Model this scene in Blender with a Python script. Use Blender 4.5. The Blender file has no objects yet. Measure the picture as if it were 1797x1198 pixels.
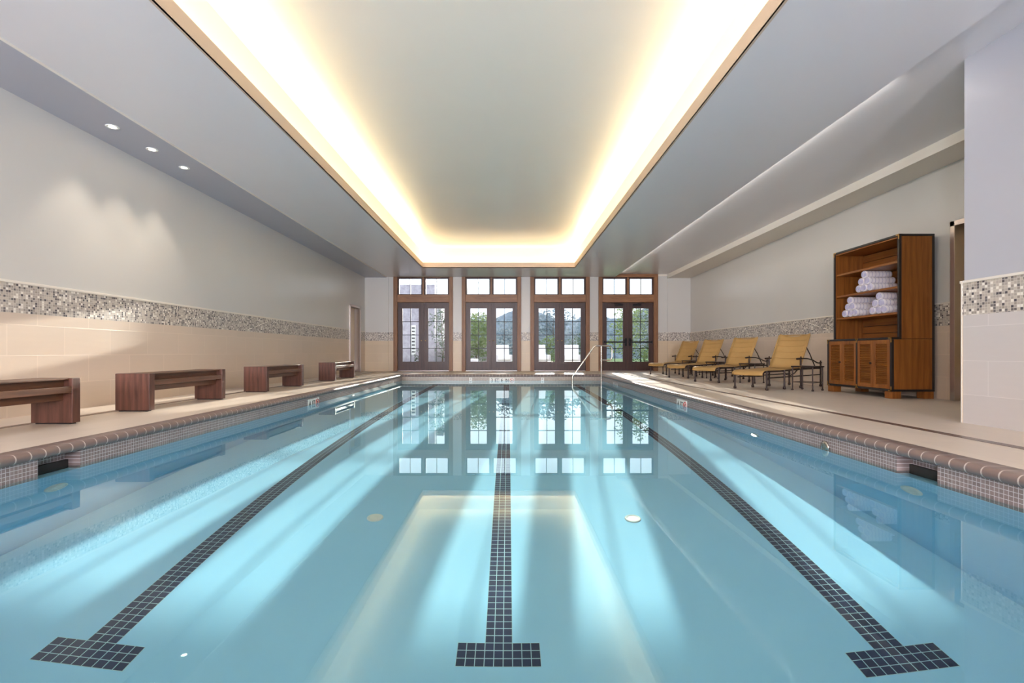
import bpy, math, random
from mathutils import Vector, Matrix
R = random.Random(7)
sc = bpy.context.scene
COL = sc.collection

# ------------------------------------------------------------------ camera
F_PX = 848.6
CAM_Z = 0.64
cam_d = bpy.data.cameras.new('camera')
cam_d.sensor_width = 36.0
cam_d.lens = F_PX / 1797.0 * 36.0
cam_d.shift_x = (898.5 - 892.0) / 1797.0
cam_d.shift_y = (618.0 - 599.0) / 1797.0
cam_d.clip_start = 0.02
cam_d.clip_end = 400
cam = bpy.data.objects.new('camera', cam_d)
cam.location = (0, 0, CAM_Z)
cam.rotation_euler = (math.pi / 2, 0, 0)
COL.objects.link(cam)
sc.camera = cam

# ------------------------------------------------------------------ colour management
sc.view_settings.view_transform = 'Standard'
sc.view_settings.look = 'None'
sc.view_settings.gamma = 1.0
sc.view_settings.use_curve_mapping = False
sc.view_settings.exposure = 0.88
sc.cycles.use_denoising = True
sc.cycles.max_bounces = 14
sc.cycles.diffuse_bounces = 7
sc.cycles.glossy_bounces = 5
sc.cycles.transmission_bounces = 10
sc.cycles.transparent_max_bounces = 24
sc.cycles.sample_clamp_indirect = 6.0
sc.cycles.caustics_reflective = False
sc.cycles.caustics_refractive = True
sc.cycles.blur_glossy = 0.3

# ------------------------------------------------------------------ world
W = bpy.data.worlds.new('daylight')
sc.world = W
W.use_nodes = True
bg = W.node_tree.nodes['Background']
bg.inputs['Color'].default_value = (0.80, 0.89, 1.0, 1)
bg.inputs['Strength'].default_value = 1.5

# ------------------------------------------------------------------ sun
SUN_DIR = Vector((-0.111, -1.0, -0.187)).normalized()
sd = bpy.data.lights.new('sun', 'SUN')
sd.energy = 6.6
sd.angle = math.radians(0.45)
sd.color = (1.0, 0.93, 0.82)
sun = bpy.data.objects.new('sun', sd)
sun.rotation_euler = SUN_DIR.to_track_quat('-Z', 'Y').to_euler()
sun.location = (4, 30, 8)
COL.objects.link(sun)
sd.cycles.is_caustics_light = True


def area(name, loc, direction, sx, sy, power, color=(1, 1, 1), portal=False, spread=math.pi):
    d = bpy.data.lights.new(name, 'AREA')
    d.shape = 'RECTANGLE'
    d.size = sx
    d.size_y = sy
    d.energy = power
    d.color = color
    d.spread = spread
    o = bpy.data.objects.new(name, d)
    o.location = loc
    dv = Vector(direction).normalized()
    up = 'Y'
    o.rotation_euler = dv.to_track_quat('-Z', up).to_euler()
    COL.objects.link(o)
    if portal:
        d.cycles.is_portal = True
    return o


# layout constants (metres; camera stands at x=0, y=0, deck is z=0)
WATER_Z = -0.175
XL, XR_P = -3.09, 2.68           # pool side walls
Y_FAR, Y_NEAR = 14.0, 0.35       # pool ends
YB = 16.5                        # window wall
YF = -5.5                        # wall behind the camera
XW = -4.88                       # left room wall
SOFF = 3.207                     # main soffit
COVE_TOP = 3.83
WARM = (1.0, 0.84, 0.50)
# cove light strips lying in the trough (real LED strips, see cove_light below)
COVE_P = 4.6
L_len = 14.7 + 3.5
for nm, x, s in (('cove_lamp', -2.67, 1), ('cove_lamp', 2.08, -1)):
    o = area(nm, (x, (14.7 - 3.5) / 2, 3.342), (0.12 * s, 0, 1), 0.05, L_len, COVE_P * L_len, WARM)
    o.rotation_euler = (0, math.atan2(-0.72 * s, -0.69), 0)
o = area('cove_lamp', (-0.29, 14.79, 3.342), (0, -0.1, 1), 4.5, 0.05, COVE_P * 4.5, WARM)
o.rotation_euler = Vector((0, -0.72, 0.69)).to_track_quat('-Z', 'Y').to_euler()
# daylight through the glazing
for cx in (-2.9, -0.575, 1.76, 4.085):
    area('portal', (cx, YB + 0.32, 1.7), (0, -1, 0), 1.8, 2.9, 1, portal=True)
# added fill lamp, unseen beside the soffit, to brighten the right wall (fitting: added_lamp_trim)
o = area('added_wall_lamp', (3.672, 10.4, 3.262), (1, 0, -.6), 0.05, 11.4, 19, (1.0, 0.93, 0.84))
o.rotation_euler = (0, math.radians(-62), 0)
# added fill lamps at unseen windows behind the camera, brightening the room
ADDED_WIN = [(-4.07, 1.15), (-1.35, 0.7), (1.39, 1.15)]
for cx, w in ADDED_WIN:
    area('window_daylight', (cx, YF - 0.25, 1.75), (0, 1, 0), w, 2.3, 500 * w, (0.93, 0.91, 1.0))
# recessed down lights over the benches and the right aisle
LAMP_Y = [5.46, 6.07, 6.67]
for y in LAMP_Y:
    d = bpy.data.lights.new('downlight_lamp', 'SPOT')
    d.energy = 26; d.spot_size = math.radians(75); d.spot_blend = 0.7
    d.color = (1, 0.87, 0.70); d.shadow_soft_size = 0.04
    o = bpy.data.objects.new('downlight_lamp', d)
    o.location = (-4.47, y, 3.15); COL.objects.link(o)


# ------------------------------------------------------------------ helpers
def tag(o, label=None, cat=None, group=None, kind=None):
    if label: o['label'] = label
    if cat: o['category'] = cat
    if group: o['group'] = group
    if kind: o['kind'] = kind
    return o


def empty(name, loc=(0, 0, 0), rz=0.0, parent=None):
    o = bpy.data.objects.new(name, None)
    o.empty_display_size = 0.1
    o.location = loc
    o.rotation_euler = (0, 0, rz)
    COL.objects.link(o)
    if parent: o.parent = parent
    return o


def copy_tree(o, parent=None):
    c = o.copy()
    COL.objects.link(c)
    c.parent = parent
    for ch in list(o.children):
        copy_tree(ch, c)
    return c


class MB:
    def __init__(s):
        s.v = []; s.f = []; s.sm = []

    def add(s, vs, fs, smooth=False):
        n = len(s.v)
        s.v += [tuple(p) for p in vs]
        for f in fs:
            s.f.append(tuple(i + n for i in f)); s.sm.append(smooth)
        return s

    def box(s, x0, x1, y0, y1, z0, z1, M=None):
        x0, x1 = sorted((x0, x1)); y0, y1 = sorted((y0, y1)); z0, z1 = sorted((z0, z1))
        vs = [Vector(p) for p in ((x0, y0, z0), (x1, y0, z0), (x1, y1, z0), (x0, y1, z0),
                                  (x0, y0, z1), (x1, y0, z1), (x1, y1, z1), (x0, y1, z1))]
        if M: vs = [M @ p for p in vs]
        return s.add(vs, [(0, 3, 2, 1), (4, 5, 6, 7), (0, 1, 5, 4), (1, 2, 6, 5), (2, 3, 7, 6), (3, 0, 4, 7)])

    def plan(s, pts, z0, z1):
        """vertical prism over a counter-clockwise plan polygon"""
        n = len(pts)
        vs = [(x, y, z0) for x, y in pts] + [(x, y, z1) for x, y in pts]
        fs = [tuple(range(n))[::-1], tuple(range(n, 2 * n))]
        fs += [(i, (i + 1) % n, n + (i + 1) % n, n + i) for i in range(n)]
        return s.add(vs, fs)

    def tube(s, pts, r, n=10, caps=True, radii=None):
        pts = [Vector(p) for p in pts]
        rings = []
        prev = None
        for i, p in enumerate(pts):
            a = pts[max(i - 1, 0)]; b = pts[min(i + 1, len(pts) - 1)]
            t = (b - a).normalized()
            if prev is None:
                up = Vector((0, 0, 1)) if abs(t.z) < 0.9 else Vector((1, 0, 0))
                u = t.cross(up).normalized()
            else:
                u = (prev - t * prev.dot(t)).normalized()
            prev = u
            w = t.cross(u)
            rr = radii[i] if radii else r
            rings.append([p + (u * math.cos(2 * math.pi * k / n) + w * math.sin(2 * math.pi * k / n)) * rr for k in range(n)])
        vs = [q for ring in rings for q in ring]
        fs = []
        for i in range(len(rings) - 1):
            for k in range(n):
                a = i * n + k; b = i * n + (k + 1) % n
                fs.append((a, b, b + n, a + n))
        s.add(vs, fs, True)
        if caps:
            s.add(rings[0], [tuple(range(n))[::-1]]); s.add(rings[-1], [tuple(range(n))])
        return s

    def lathe(s, prof, loc=(0, 0, 0), n=20, axis='z', smooth=True):
        """prof: list of (r, h)"""
        L = Vector(loc); vs = []
        for r, h in prof:
            for k in range(n):
                a = 2 * math.pi * k / n
                c, d = math.cos(a) * r, math.sin(a) * r
                p = (c, d, h) if axis == 'z' else ((h, c, d) if axis == 'x' else (d, h, c))
                vs.append(L + Vector(p))
        fs = []
        m = len(prof)
        for i in range(m - 1):
            for k in range(n):
                a = i * n + k; b = i * n + (k + 1) % n
                fs.append((a, b, b + n, a + n))
        s.add(vs, fs, smooth)
        s.add(vs[:n], [tuple(range(n))[::-1]]); s.add(vs[-n:], [tuple(range(n))])
        return s

    def build(s, name, mat, parent=None, bevel=0.0, loc=None, seg=2):
        me = bpy.data.meshes.new(name)
        me.from_pydata(s.v, [], s.f)
        me.polygons.foreach_set('use_smooth', s.sm)
        me.materials.append(mat)
        me.update()
        o = bpy.data.objects.new(name, me)
        COL.objects.link(o)
        if parent: o.parent = parent
        if loc: o.location = loc
        if bevel:
            b = o.modifiers.new('bevel', 'BEVEL'); b.width = bevel; b.segments = seg
            b.limit_method = 'ANGLE'; b.angle_limit = math.radians(40)
            b.harden_normals = False
        return o


def struct(o):
    o['kind'] = 'structure'
    return o


def arc(c, r, a0, a1, n, plane='xz', y=0):
    out = []
    for i in range(n + 1):
        a = math.radians(a0 + (a1 - a0) * i / n)
        out.append((c[0] + r * math.cos(a), y, c[1] + r * math.sin(a)))
    return out


# ------------------------------------------------------------------ materials
class NT:
    def __init__(s, name):
        s.m = bpy.data.materials.new(name); s.m.use_nodes = True
        s.t = s.m.node_tree
        s.t.nodes.clear()
        s.out = s.t.nodes.new('ShaderNodeOutputMaterial')

    def n(s, typ, **kw):
        nd = s.t.nodes.new(typ)
        for k, v in kw.items():
            setattr(nd, k, v)
        return nd

    def l(s, a, b):
        s.t.links.new(a, b)

    def val(s, x, sock):
        if hasattr(x, 'is_output'): s.l(x, sock)
        else: sock.default_value = x

    def math(s, op, a, b=None, c=None):
        nd = s.n('ShaderNodeMath', operation=op)
        s.val(a, nd.inputs[0])
        if b is not None: s.val(b, nd.inputs[1])
        if c is not None: s.val(c, nd.inputs[2])
        return nd.outputs[0]

    def mix(s, f, a, b, mode='MIX'):
        nd = s.n('ShaderNodeMix', data_type='RGBA', blend_type=mode)
        s.val(f, nd.inputs[0]); s.val(rgba(a), nd.inputs[6]); s.val(rgba(b), nd.inputs[7])
        return nd.outputs[2]

    def pos(s, obj=False):
        if obj:
            return s.n('ShaderNodeTexCoord').outputs['Object']
        return s.n('ShaderNodeNewGeometry').outputs['Position']

    def sep(s, v):
        nd = s.n('ShaderNodeSeparateXYZ'); s.l(v, nd.inputs[0]); return nd.outputs

    def comb(s, x, y, z=0.0):
        nd = s.n('ShaderNodeCombineXYZ')
        s.val(x, nd.inputs[0]); s.val(y, nd.inputs[1]); s.val(z, nd.inputs[2])
        return nd.outputs[0]

    def noise(s, vec, scale, detail=3, rough=0.5, dist=0.0):
        nd = s.n('ShaderNodeTexNoise')
        s.l(vec, nd.inputs['Vector']); nd.inputs['Scale'].default_value = scale
        nd.inputs['Detail'].default_value = detail; nd.inputs['Roughness'].default_value = rough
        nd.inputs['Distortion'].default_value = dist
        return nd.outputs['Fac']

    def scale(s, vec, sc3):
        nd = s.n('ShaderNodeMapping'); s.l(vec, nd.inputs[0]); nd.inputs['Scale'].default_value = sc3
        return nd.outputs[0]

    def ramp(s, f, stops, interp='LINEAR'):
        nd = s.n('ShaderNodeValToRGB'); nd.color_ramp.interpolation = interp
        s.l(f, nd.inputs[0])
        e = nd.color_ramp.elements
        while len(e) < len(stops): e.new(0.5)
        for i, (p, c) in enumerate(stops):
            e[i].position = p; e[i].color = rgba(c)
        return nd.outputs[0]

    def principled(s, color, rough=0.5, metal=0.0, spec=0.5, bump=None, bstr=0.2, bdist=0.01, **kw):
        b = s.n('ShaderNodeBsdfPrincipled')
        s.val(rgba(color), b.inputs['Base Color']); s.val(rough, b.inputs['Roughness'])
        s.val(metal, b.inputs['Metallic']); s.val(spec, b.inputs['Specular IOR Level'])
        for k, v in kw.items(): s.val(v, b.inputs[k.replace('_', ' ')])
        if bump is not None:
            bp = s.n('ShaderNodeBump'); bp.inputs['Strength'].default_value = bstr
            bp.inputs['Distance'].default_value = bdist
            s.l(bump, bp.inputs['Height']); s.l(bp.outputs[0], b.inputs['Normal'])
        s.l(b.outputs[0], s.out.inputs[0])
        return s.m


def rgba(c):
    if hasattr(c, 'is_output'): return c
    if isinstance(c, (int, float)): return (c, c, c, 1)
    return tuple(c) + (1,) if len(c) == 3 else tuple(c)


def srgb(r, g, b):
    f = lambda v: (v / 255 / 12.92) if v / 255 <= 0.04045 else ((v / 255 + 0.055) / 1.055) ** 2.4
    return (f(r), f(g), f(b))


def plain(name, col, rough=0.5, metal=0.0, spec=0.5, nz=0.06, nscale=6.0, **kw):
    m = NT(name)
    f = m.noise(m.pos(True), nscale, 4)
    a = tuple(max(0, c * (1 - nz)) for c in col); b = tuple(min(1, c * (1 + nz)) for c in col)
    return m.principled(m.mix(f, a, b), rough, metal, spec, **kw)


def paint(name, col, rough=0.35, spec=0.5):
    m = NT(name)
    p = m.pos()
    f = m.noise(p, 1.3, 3)
    c = m.mix(f, tuple(v * 0.975 for v in col), tuple(min(1, v * 1.02) for v in col))
    r = m.math('ADD', m.math('MULTIPLY', m.noise(p, 2.0, 2), 0.08), rough - 0.04)
    return m.principled(c, r, 0, spec, bump=m.noise(p, 0.9, 2), bstr=0.12, bdist=0.02)


def grid(m, u, v, pu, pv, g):
    """grout mask and random value for a square grid of tiles; g = grout share"""
    uu = m.math('DIVIDE', u, pu); vv = m.math('DIVIDE', v, pv)
    fu = m.math('FRACT', uu); fv = m.math('FRACT', vv)
    e = m.math('MINIMUM', m.math('MINIMUM', fu, m.math('SUBTRACT', 1.0, fu)),
               m.math('MINIMUM', fv, m.math('SUBTRACT', 1.0, fv)))
    grout = m.math('LESS_THAN', e, g)
    wn = m.n('ShaderNodeTexWhiteNoise', noise_dimensions='2D')
    m.l(m.comb(m.math('FLOOR', uu), m.math('FLOOR', vv)), wn.inputs['Vector'])
    return grout, wn.outputs['Value']


def wall_coords(m, axis):
    s = m.sep(m.pos())
    return (s[1] if axis == 'y' else s[0]), s[2], s


def mosaic(name, axis):
    m = NT(name)
    u, v, s = wall_coords(m, axis)
    g, rnd = grid(m, m.math('ADD', u, 20.0), m.math('ADD', v, 20.0), 0.0242, 0.0242, 0.07)
    c = m.ramp(rnd, [(0.0, srgb(178, 168, 158)), (0.22, srgb(165, 156, 148)), (0.42, srgb(190, 180, 168)),
                     (0.58, srgb(112, 106, 106)), (0.70, srgb(88, 84, 88)), (0.78, srgb(232, 226, 216)), (0.92, srgb(150, 140, 130))], 'CONSTANT')
    c = m.mix(g, c, srgb(205, 196, 186))
    r = m.ramp(rnd, [(0.0, 0.38), (0.58, 0.24), (0.78, 0.28), (0.92, 0.45)], 'CONSTANT')
    return m.principled(c, r, 0, 0.5, bump=m.math('SUBTRACT', 1.0, g), bstr=0.35, bdist=0.002)


def bigtile(name, axis, base=(205, 190, 175), shift=(0.0, 0.0)):
    m = NT(name)
    u, v, s = wall_coords(m, axis)
    br = m.n('ShaderNodeTexBrick', offset=0.5)
    m.l(m.comb(m.math('ADD', u, shift[0] + 30.5), m.math('ADD', v, shift[1] + 30.5)), br.inputs['Vector'])
    br.inputs['Scale'].default_value = 1.0
    br.inputs['Brick Width'].default_value = 0.61; br.inputs['Row Height'].default_value = 0.305
    br.inputs['Mortar Size'].default_value = 0.0022; br.inputs['Mortar Smooth'].default_value = 0.1
    b = srgb(*base)
    br.inputs['Color1'].default_value = rgba(b)
    br.inputs['Color2'].default_value = rgba(tuple(c * 0.94 for c in b))
    br.inputs['Mortar'].default_value = rgba(tuple(min(1, c * 1.18) for c in b))
    nz = m.noise(m.scale(m.comb(u, v), (1.5, 14, 1)), 2.0, 5, 0.6)
    c = m.mix(m.math('MULTIPLY', nz, 0.28), br.outputs['Color'], tuple(c * 0.80 for c in b))
    return m.principled(c, 0.33, 0, 0.45, bump=m.math('SUBTRACT', 1.0, br.outputs['Fac']), bstr=0.25, bdist=0.002)


def floortile(name):
    m = NT(name)
    s = m.sep(m.pos())
    br = m.n('ShaderNodeTexBrick', offset=0.5)
    m.l(m.comb(m.math('ADD', s[1], 30.4), m.math('ADD', s[0], 30.0)), br.inputs['Vector'])
    br.inputs['Scale'].default_value = 1.0
    br.inputs['Brick Width'].default_value = 0.61; br.inputs['Row Height'].default_value = 0.305
    br.inputs['Mortar Size'].default_value = 0.002
    b = srgb(214, 200, 186)
    br.inputs['Color1'].default_value = rgba(b); br.inputs['Color2'].default_value = rgba(tuple(c * 0.94 for c in b))
    br.inputs['Mortar'].default_value = rgba(tuple(c * 0.86 for c in b))
    nz = m.noise(m.scale(m.pos(), (9, 1.2, 1)), 1.6, 5, 0.6)
    c = m.mix(m.math('MULTIPLY', nz, 0.35), br.outputs['Color'], tuple(c * 0.80 for c in b))
    return m.principled(c, 0.42, 0, 0.4, bump=nz, bstr=0.05, bdist=0.004)


def smalltile(name, axis, p, col, grout, g=0.07, rough=0.25, obj=False, off=(0, 0), dark=0.85):
    m = NT(name)
    s = m.sep(m.pos(obj))
    u, v = {'y': (s[1], s[2]), 'x': (s[0], s[2]), 'xy': (s[0], s[1])}[axis]
    gm, rnd = grid(m, m.math('ADD', u, 400 * p + off[0]), m.math('ADD', v, 400 * p + off[1]), p, p, g)
    c = m.mix(rnd, tuple(x * dark for x in col), tuple(min(1, x * 1.1) for x in col))
    c = m.mix(gm, c, grout)
    return m.principled(c, rough, 0, 0.5)


def wood(name, c0, c1, axis=2, scale=3.0, rough=0.35, stretch=14.0, obj=True, rings=3.0, spec=0.4):
    m = NT(name)
    st = [stretch] * 3; st[axis] = 1.0
    v = m.scale(m.pos(obj), tuple(st))
    f = m.noise(v, scale, 6, 0.62, 0.6)
    w = m.n('ShaderNodeTexWave', wave_type='BANDS', bands_direction='X' if axis != 0 else 'Y')
    st2 = [1.0] * 3; st2[axis] = 0.12
    m.l(m.scale(m.pos(obj), tuple(st2)), w.inputs['Vector'])
    w.inputs['Scale'].default_value = rings * 4; w.inputs['Distortion'].default_value = 9.0
    w.inputs['Detail'].default_value = 3.0; w.inputs['Detail Scale'].default_value = 1.2
    k = m.math('ADD', m.math('MULTIPLY', f, 0.84), m.math('MULTIPLY', w.outputs['Fac'], 0.16))
    c = m.ramp(k, [(0.25, c0), (0.75, c1)])
    return m.principled(c, rough, 0, spec, bump=f, bstr=0.06, bdist=0.003)


M = {}
M['wall'] = paint('wall_paint', srgb(204, 201, 196), 0.34)
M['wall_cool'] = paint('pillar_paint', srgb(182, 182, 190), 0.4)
M['ceil'] = paint('ceiling_paint', srgb(220, 219, 224), 0.30)
M['ceil_dark'] = paint('ceiling_band_dark', srgb(172, 174, 186), 0.36)  # slightly darker and bluer than the soffit colour
M['cove'] = paint('cove_paint', srgb(236, 228, 216), 0.30)
M['lip'] = paint('cove_lip_paint', srgb(196, 176, 158), 0.5)
M['trim'] = paint('trim_paint', srgb(228, 220, 208), 0.45)
M['mos_y'] = mosaic('mosaic_side', 'y'); M['mos_x'] = mosaic('mosaic_end', 'x')
M['tile_y'] = bigtile('wall_tile_side', 'y', (216, 198, 180), (-0.12, 0.0)); M['tile_x'] = bigtile('wall_tile_end', 'x', (212, 192, 164))  # end tile warmer: warm lamp light put into its colour
M['tile_p'] = bigtile('wall_tile_pillar', 'y', (204, 198, 196), (0.1, 0.045))
M['floor'] = floortile('deck_tile')
M['drain'] = smalltile('drain_strip', 'xy', 0.024, srgb(96, 78, 72), srgb(130, 112, 104))
M['wl_y'] = smalltile('waterline_tile_side', 'y', 0.0254, srgb(136, 118, 114), srgb(196, 186, 184), 0.06)
M['wl_x'] = smalltile('waterline_tile_end', 'x', 0.0254, srgb(158, 140, 126), srgb(205, 192, 178), 0.07)
M['lane'] = smalltile('lane_tile', 'xy', 0.0478, srgb(26, 38, 78), srgb(176, 208, 216), 0.045, 0.75, True, (0.0478 * 0.5, 0), 0.75)
M['coping'] = plain('coping_brick', srgb(122, 103, 97), 0.42, nz=0.12, nscale=3.0)
M['grout'] = plain('grout', srgb(190, 176, 168), 0.7)
m = NT('pool_plaster')
pf = m.noise(m.pos(), 2.5, 5)
M['plaster'] = m.principled(m.mix(pf, srgb(160, 213, 244), srgb(168, 218, 247)), 0.8, 0, 0.1)
M['walnut'] = wood('walnut', srgb(66, 40, 32), srgb(112, 72, 58), 2, 2.0, 0.42, rings=1.0)
M['walnut_y'] = wood('walnut_rail', srgb(60, 36, 26), srgb(116, 76, 52), 1, 2.0, 0.42, rings=1.0)
M['teak'] = wood('honey_teak', srgb(112, 62, 22), srgb(158, 98, 42), 2, 1.6, 0.4, rings=1.0)
M['teak_y'] = wood('honey_teak_shelf', srgb(114, 64, 24), srgb(162, 102, 44), 1, 1.6, 0.4, rings=1.0)
M['casing'] = wood('casing_wood', srgb(112, 74, 48), srgb(156, 112, 76), 2, 2.0, 0.42)
M['casing_x'] = wood('header_wood', srgb(112, 74, 48), srgb(160, 114, 76), 0, 2.0, 0.42)
M['door'] = wood('dark_door_wood', srgb(54, 34, 30), srgb(82, 56, 48), 2, 2.0, 0.4)
M['black'] = plain('ebonised_edge', srgb(32, 26, 26), 0.35)
M['brass'] = plain('brass', srgb(190, 150, 90), 0.3, 1.0)
M['bronze'] = plain('dark_bronze_metal', srgb(58, 44, 40), 0.38, 0.5)
M['iron'] = plain('dark_iron', srgb(30, 28, 30), 0.4, 0.6)
M['chrome'] = plain('brushed_steel', srgb(205, 198, 188), 0.16, 1.0, nz=0.03)
M['steel_door'] = plain('satin_steel', srgb(196, 184, 178), 0.28, 0.9, nz=0.04)
M['door_leaf'] = plain('cream_door_paint', srgb(206, 184, 146), 0.45)
M['white'] = plain('white_plastic', srgb(236, 236, 232), 0.4, nz=0.02)
M['sign'] = plain('white_ceramic_tile', srgb(238, 236, 230), 0.2, nz=0.02)
M['ink'] = plain('black_letter_glaze', srgb(24, 24, 26), 0.4)
M['red'] = plain('red_glaze', srgb(196, 60, 50), 0.4)
M['dark'] = plain('dark_void', srgb(40, 36, 34), 0.7)
M['wicker'] = plain('white_wicker', srgb(238, 236, 240), 0.6, nz=0.05, nscale=60)
M['bark'] = plain('bark', srgb(92, 78, 66), 0.9, nz=0.25, nscale=14)
M['terrace'] = plain('terrace_paving', srgb(130, 124, 120), 0.8, nz=0.08, nscale=2)
m = NT('garden_stone')
v = m.noise(m.pos(), 5.0, 7, 0.7)
M['stone'] = m.principled(m.ramp(v, [(0.3, srgb(140, 134, 144)), (0.7, srgb(186, 180, 190))]), 0.85, bump=v, bstr=0.5, bdist=0.03)
m = NT('grass')
M['grass'] = m.principled(m.ramp(m.noise(m.pos(), 3, 6), [(0.3, srgb(84, 110, 60)), (0.7, srgb(130, 150, 92))]), 0.9)


def leafmat(name, a, b, transl=0.3):
    m = NT(name)
    f = m.noise(m.pos(), 2.2, 4)
    c = m.mix(f, a, b)
    d = m.n('ShaderNodeBsdfDiffuse'); m.l(c, d.inputs[0])
    t = m.n('ShaderNodeBsdfTranslucent'); m.l(c, t.inputs[0])
    mx = m.n('ShaderNodeMixShader'); mx.inputs[0].default_value = transl
    m.l(d.outputs[0], mx.inputs[1]); m.l(t.outputs[0], mx.inputs[2]); m.l(mx.outputs[0], m.out.inputs[0])
    return m.m


M['leaf_green'] = leafmat('leaf_green', srgb(92, 112, 70), srgb(134, 150, 104))
M['leaf_dark'] = leafmat('leaf_dark', srgb(62, 78, 62), srgb(100, 114, 92))
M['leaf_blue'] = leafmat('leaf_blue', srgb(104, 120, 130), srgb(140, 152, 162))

# fabric of the loungers: ochre sling with horizontal ribs
m = NT('ochre_sling')
s_ = m.sep(m.pos(True))
wv = m.n('ShaderNodeTexWave', wave_type='BANDS', bands_direction='X')
m.l(m.pos(True), wv.inputs['Vector']); wv.inputs['Scale'].default_value = 60
f = m.noise(m.pos(True), 5, 3)
c = m.mix(f, srgb(168, 131, 76), srgb(188, 150, 94))
M['sling'] = m.principled(c, 0.65, 0, 0.3, bump=wv.outputs['Fac'], bstr=0.15, bdist=0.002)

# window glass: clear pane that lets daylight straight through and mirrors by Fresnel
m = NT('window_glass')
tr = m.n('ShaderNodeBsdfTransparent'); tr.inputs[0].default_value = (0.97, 0.98, 0.98, 1)
gl = m.n('ShaderNodeBsdfGlossy'); gl.inputs['Roughness'].default_value = 0.01
fr = m.n('ShaderNodeFresnel'); fr.inputs[0].default_value = 1.5
mx = m.n('ShaderNodeMixShader'); m.l(fr.outputs[0], mx.inputs[0]); m.l(tr.outputs[0], mx.inputs[1]); m.l(gl.outputs[0], mx.inputs[2])
m.l(mx.outputs[0], m.out.inputs[0])
M['glass'] = m.m

# pool water: clear refracting body with blue-green absorption
m = NT('pool_water')
g = m.n('ShaderNodeBsdfGlass'); g.inputs['IOR'].default_value = 1.333; g.inputs['Roughness'].default_value = 0.0
g.inputs['Color'].default_value = (0.89, 0.99, 0.975, 1)
m.l(g.outputs[0], m.out.inputs['Surface'])
M['water'] = m.m


def emis(name, col, st):
    m = NT(name)
    e = m.n('ShaderNodeEmission'); e.inputs[0].default_value = rgba(col); e.inputs[1].default_value = st
    m.l(e.outputs[0], m.out.inputs[0])
    return m.m


M['lamp'] = emis('lamp_glow', (1, 0.86, 0.68), 14)
M['led'] = emis('led_strip_glow', WARM, 4)
M['pool_lamp'] = emis('pool_lamp_glow', (1, 0.93, 0.8), 9)

# striped towels: white with blue bands around the roll (object x runs along the roll)
m = NT('striped_towel')
s_ = m.sep(m.pos(True))
fx = m.math('FRACT', m.math('DIVIDE', m.math('ADD', s_[0], 0.012), 0.052))
st = m.math('LESS_THAN', fx, 0.11)
c = m.mix(m.math('MULTIPLY', st, 0.55), srgb(240, 234, 238), srgb(96, 92, 168))
M['towel'] = m.principled(c, 0.9, 0, 0.1, bump=m.noise(m.pos(True), 160, 2), bstr=0.4, bdist=0.003)
m = NT('towel_edge')
M['towel_edge'] = m.principled(m.mix(m.noise(m.pos(True), 30, 2), srgb(120, 116, 190), srgb(190, 186, 220)), 0.9, 0, 0.1)

# ------------------------------------------------------------------ the pool
DEPTH0, SLOPE = 1.5, 0.03


def zfloor(y): return WATER_Z - DEPTH0 + SLOPE * y


YN, YFb = Y_NEAR, Y_FAR
# pool floor
mb = MB()
t = 0.12
mb.add([(XL - .1, YN - .1, zfloor(YN)), (XR_P + .1, YN - .1, zfloor(YN)), (XR_P + .1, YFb + .1, zfloor(YFb)), (XL - .1, YFb + .1, zfloor(YFb)),
        (XL - .1, YN - .1, zfloor(YN) - t), (XR_P + .1, YN - .1, zfloor(YN) - t), (XR_P + .1, YFb + .1, zfloor(YFb) - t), (XL - .1, YFb + .1, zfloor(YFb) - t)],
       [(0, 1, 2, 3), (7, 6, 5, 4), (0, 4, 5, 1), (1, 5, 6, 2), (2, 6, 7, 3), (3, 7, 4, 0)])
pool_floor = struct(mb.build('floor_pool', M['plaster']))
receivers = [pool_floor]
TILE_B = -0.26
SK_L = (3.175, 3.49)
SK_R = (3.02, 3.335)
ZB = -1.95


def pool_side(name, x, out, sk):
    x1 = x + out * 0.28
    mb = MB()
    mb.box(x, x1, YN - .28, YFb + .28, ZB, TILE_B)
    w = struct(mb.build(name, M['plaster']))
    mt = MB()
    mt.box(x, x1, YN - .28, sk[0], TILE_B, -0.06)
    mt.box(x, x1, sk[1], YFb + .28, TILE_B, -0.06)
    # lining of the skimmer mouth
    mt.box(x + out * .108, x1, sk[0], sk[1], TILE_B, -0.06)
    wt = struct(mt.build('waterline_tile', M['wl_y'], w))
    dk = MB().box(x + out * 0.085, x + out * .107, sk[0] + .001, sk[1] - .001, TILE_B - 0.0, -0.13).build('skimmer_weir', M['dark'], w)
    receivers.extend([w, wt])
    return w


pool_side('wall_pool_left', XL, -1, SK_L)
pool_side('wall_pool_right', XR_P, 1, SK_R)
for nm, y, out in (('wall_pool_far', YFb, 1), ('wall_pool_near', YN, -1)):
    mb = MB().box(XL, XR_P, y, y + out * .28, ZB, TILE_B)
    w = struct(mb.build(nm, M['plaster']))
    wt = struct(MB().box(XL, XR_P, y, y + out * .28, TILE_B, -0.06).build('waterline_tile', M['wl_x'], w))
    receivers += [w, wt]

# water: smooth surface that the sun is refracted through, tinted blue-green; unseen part under deck added for sun strips
mb = MB()
mb.add([(XL - .235, YN - .2, WATER_Z), (XR_P + 1.6, YN - .2, WATER_Z), (XR_P + 1.6, YFb + 8.5, WATER_Z), (XL - .235, YFb + 8.5, WATER_Z)], [(0, 1, 2, 3)], True)
water = struct(mb.build('water', M['water']))
water.cycles.is_caustics_caster = True

# lane lines
P = 0.0478
lane_spec = [(-2.0, 2.235, 'left'), (-0.05, 2.405, 'centre'), (1.86, 2.22, 'right')]


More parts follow.
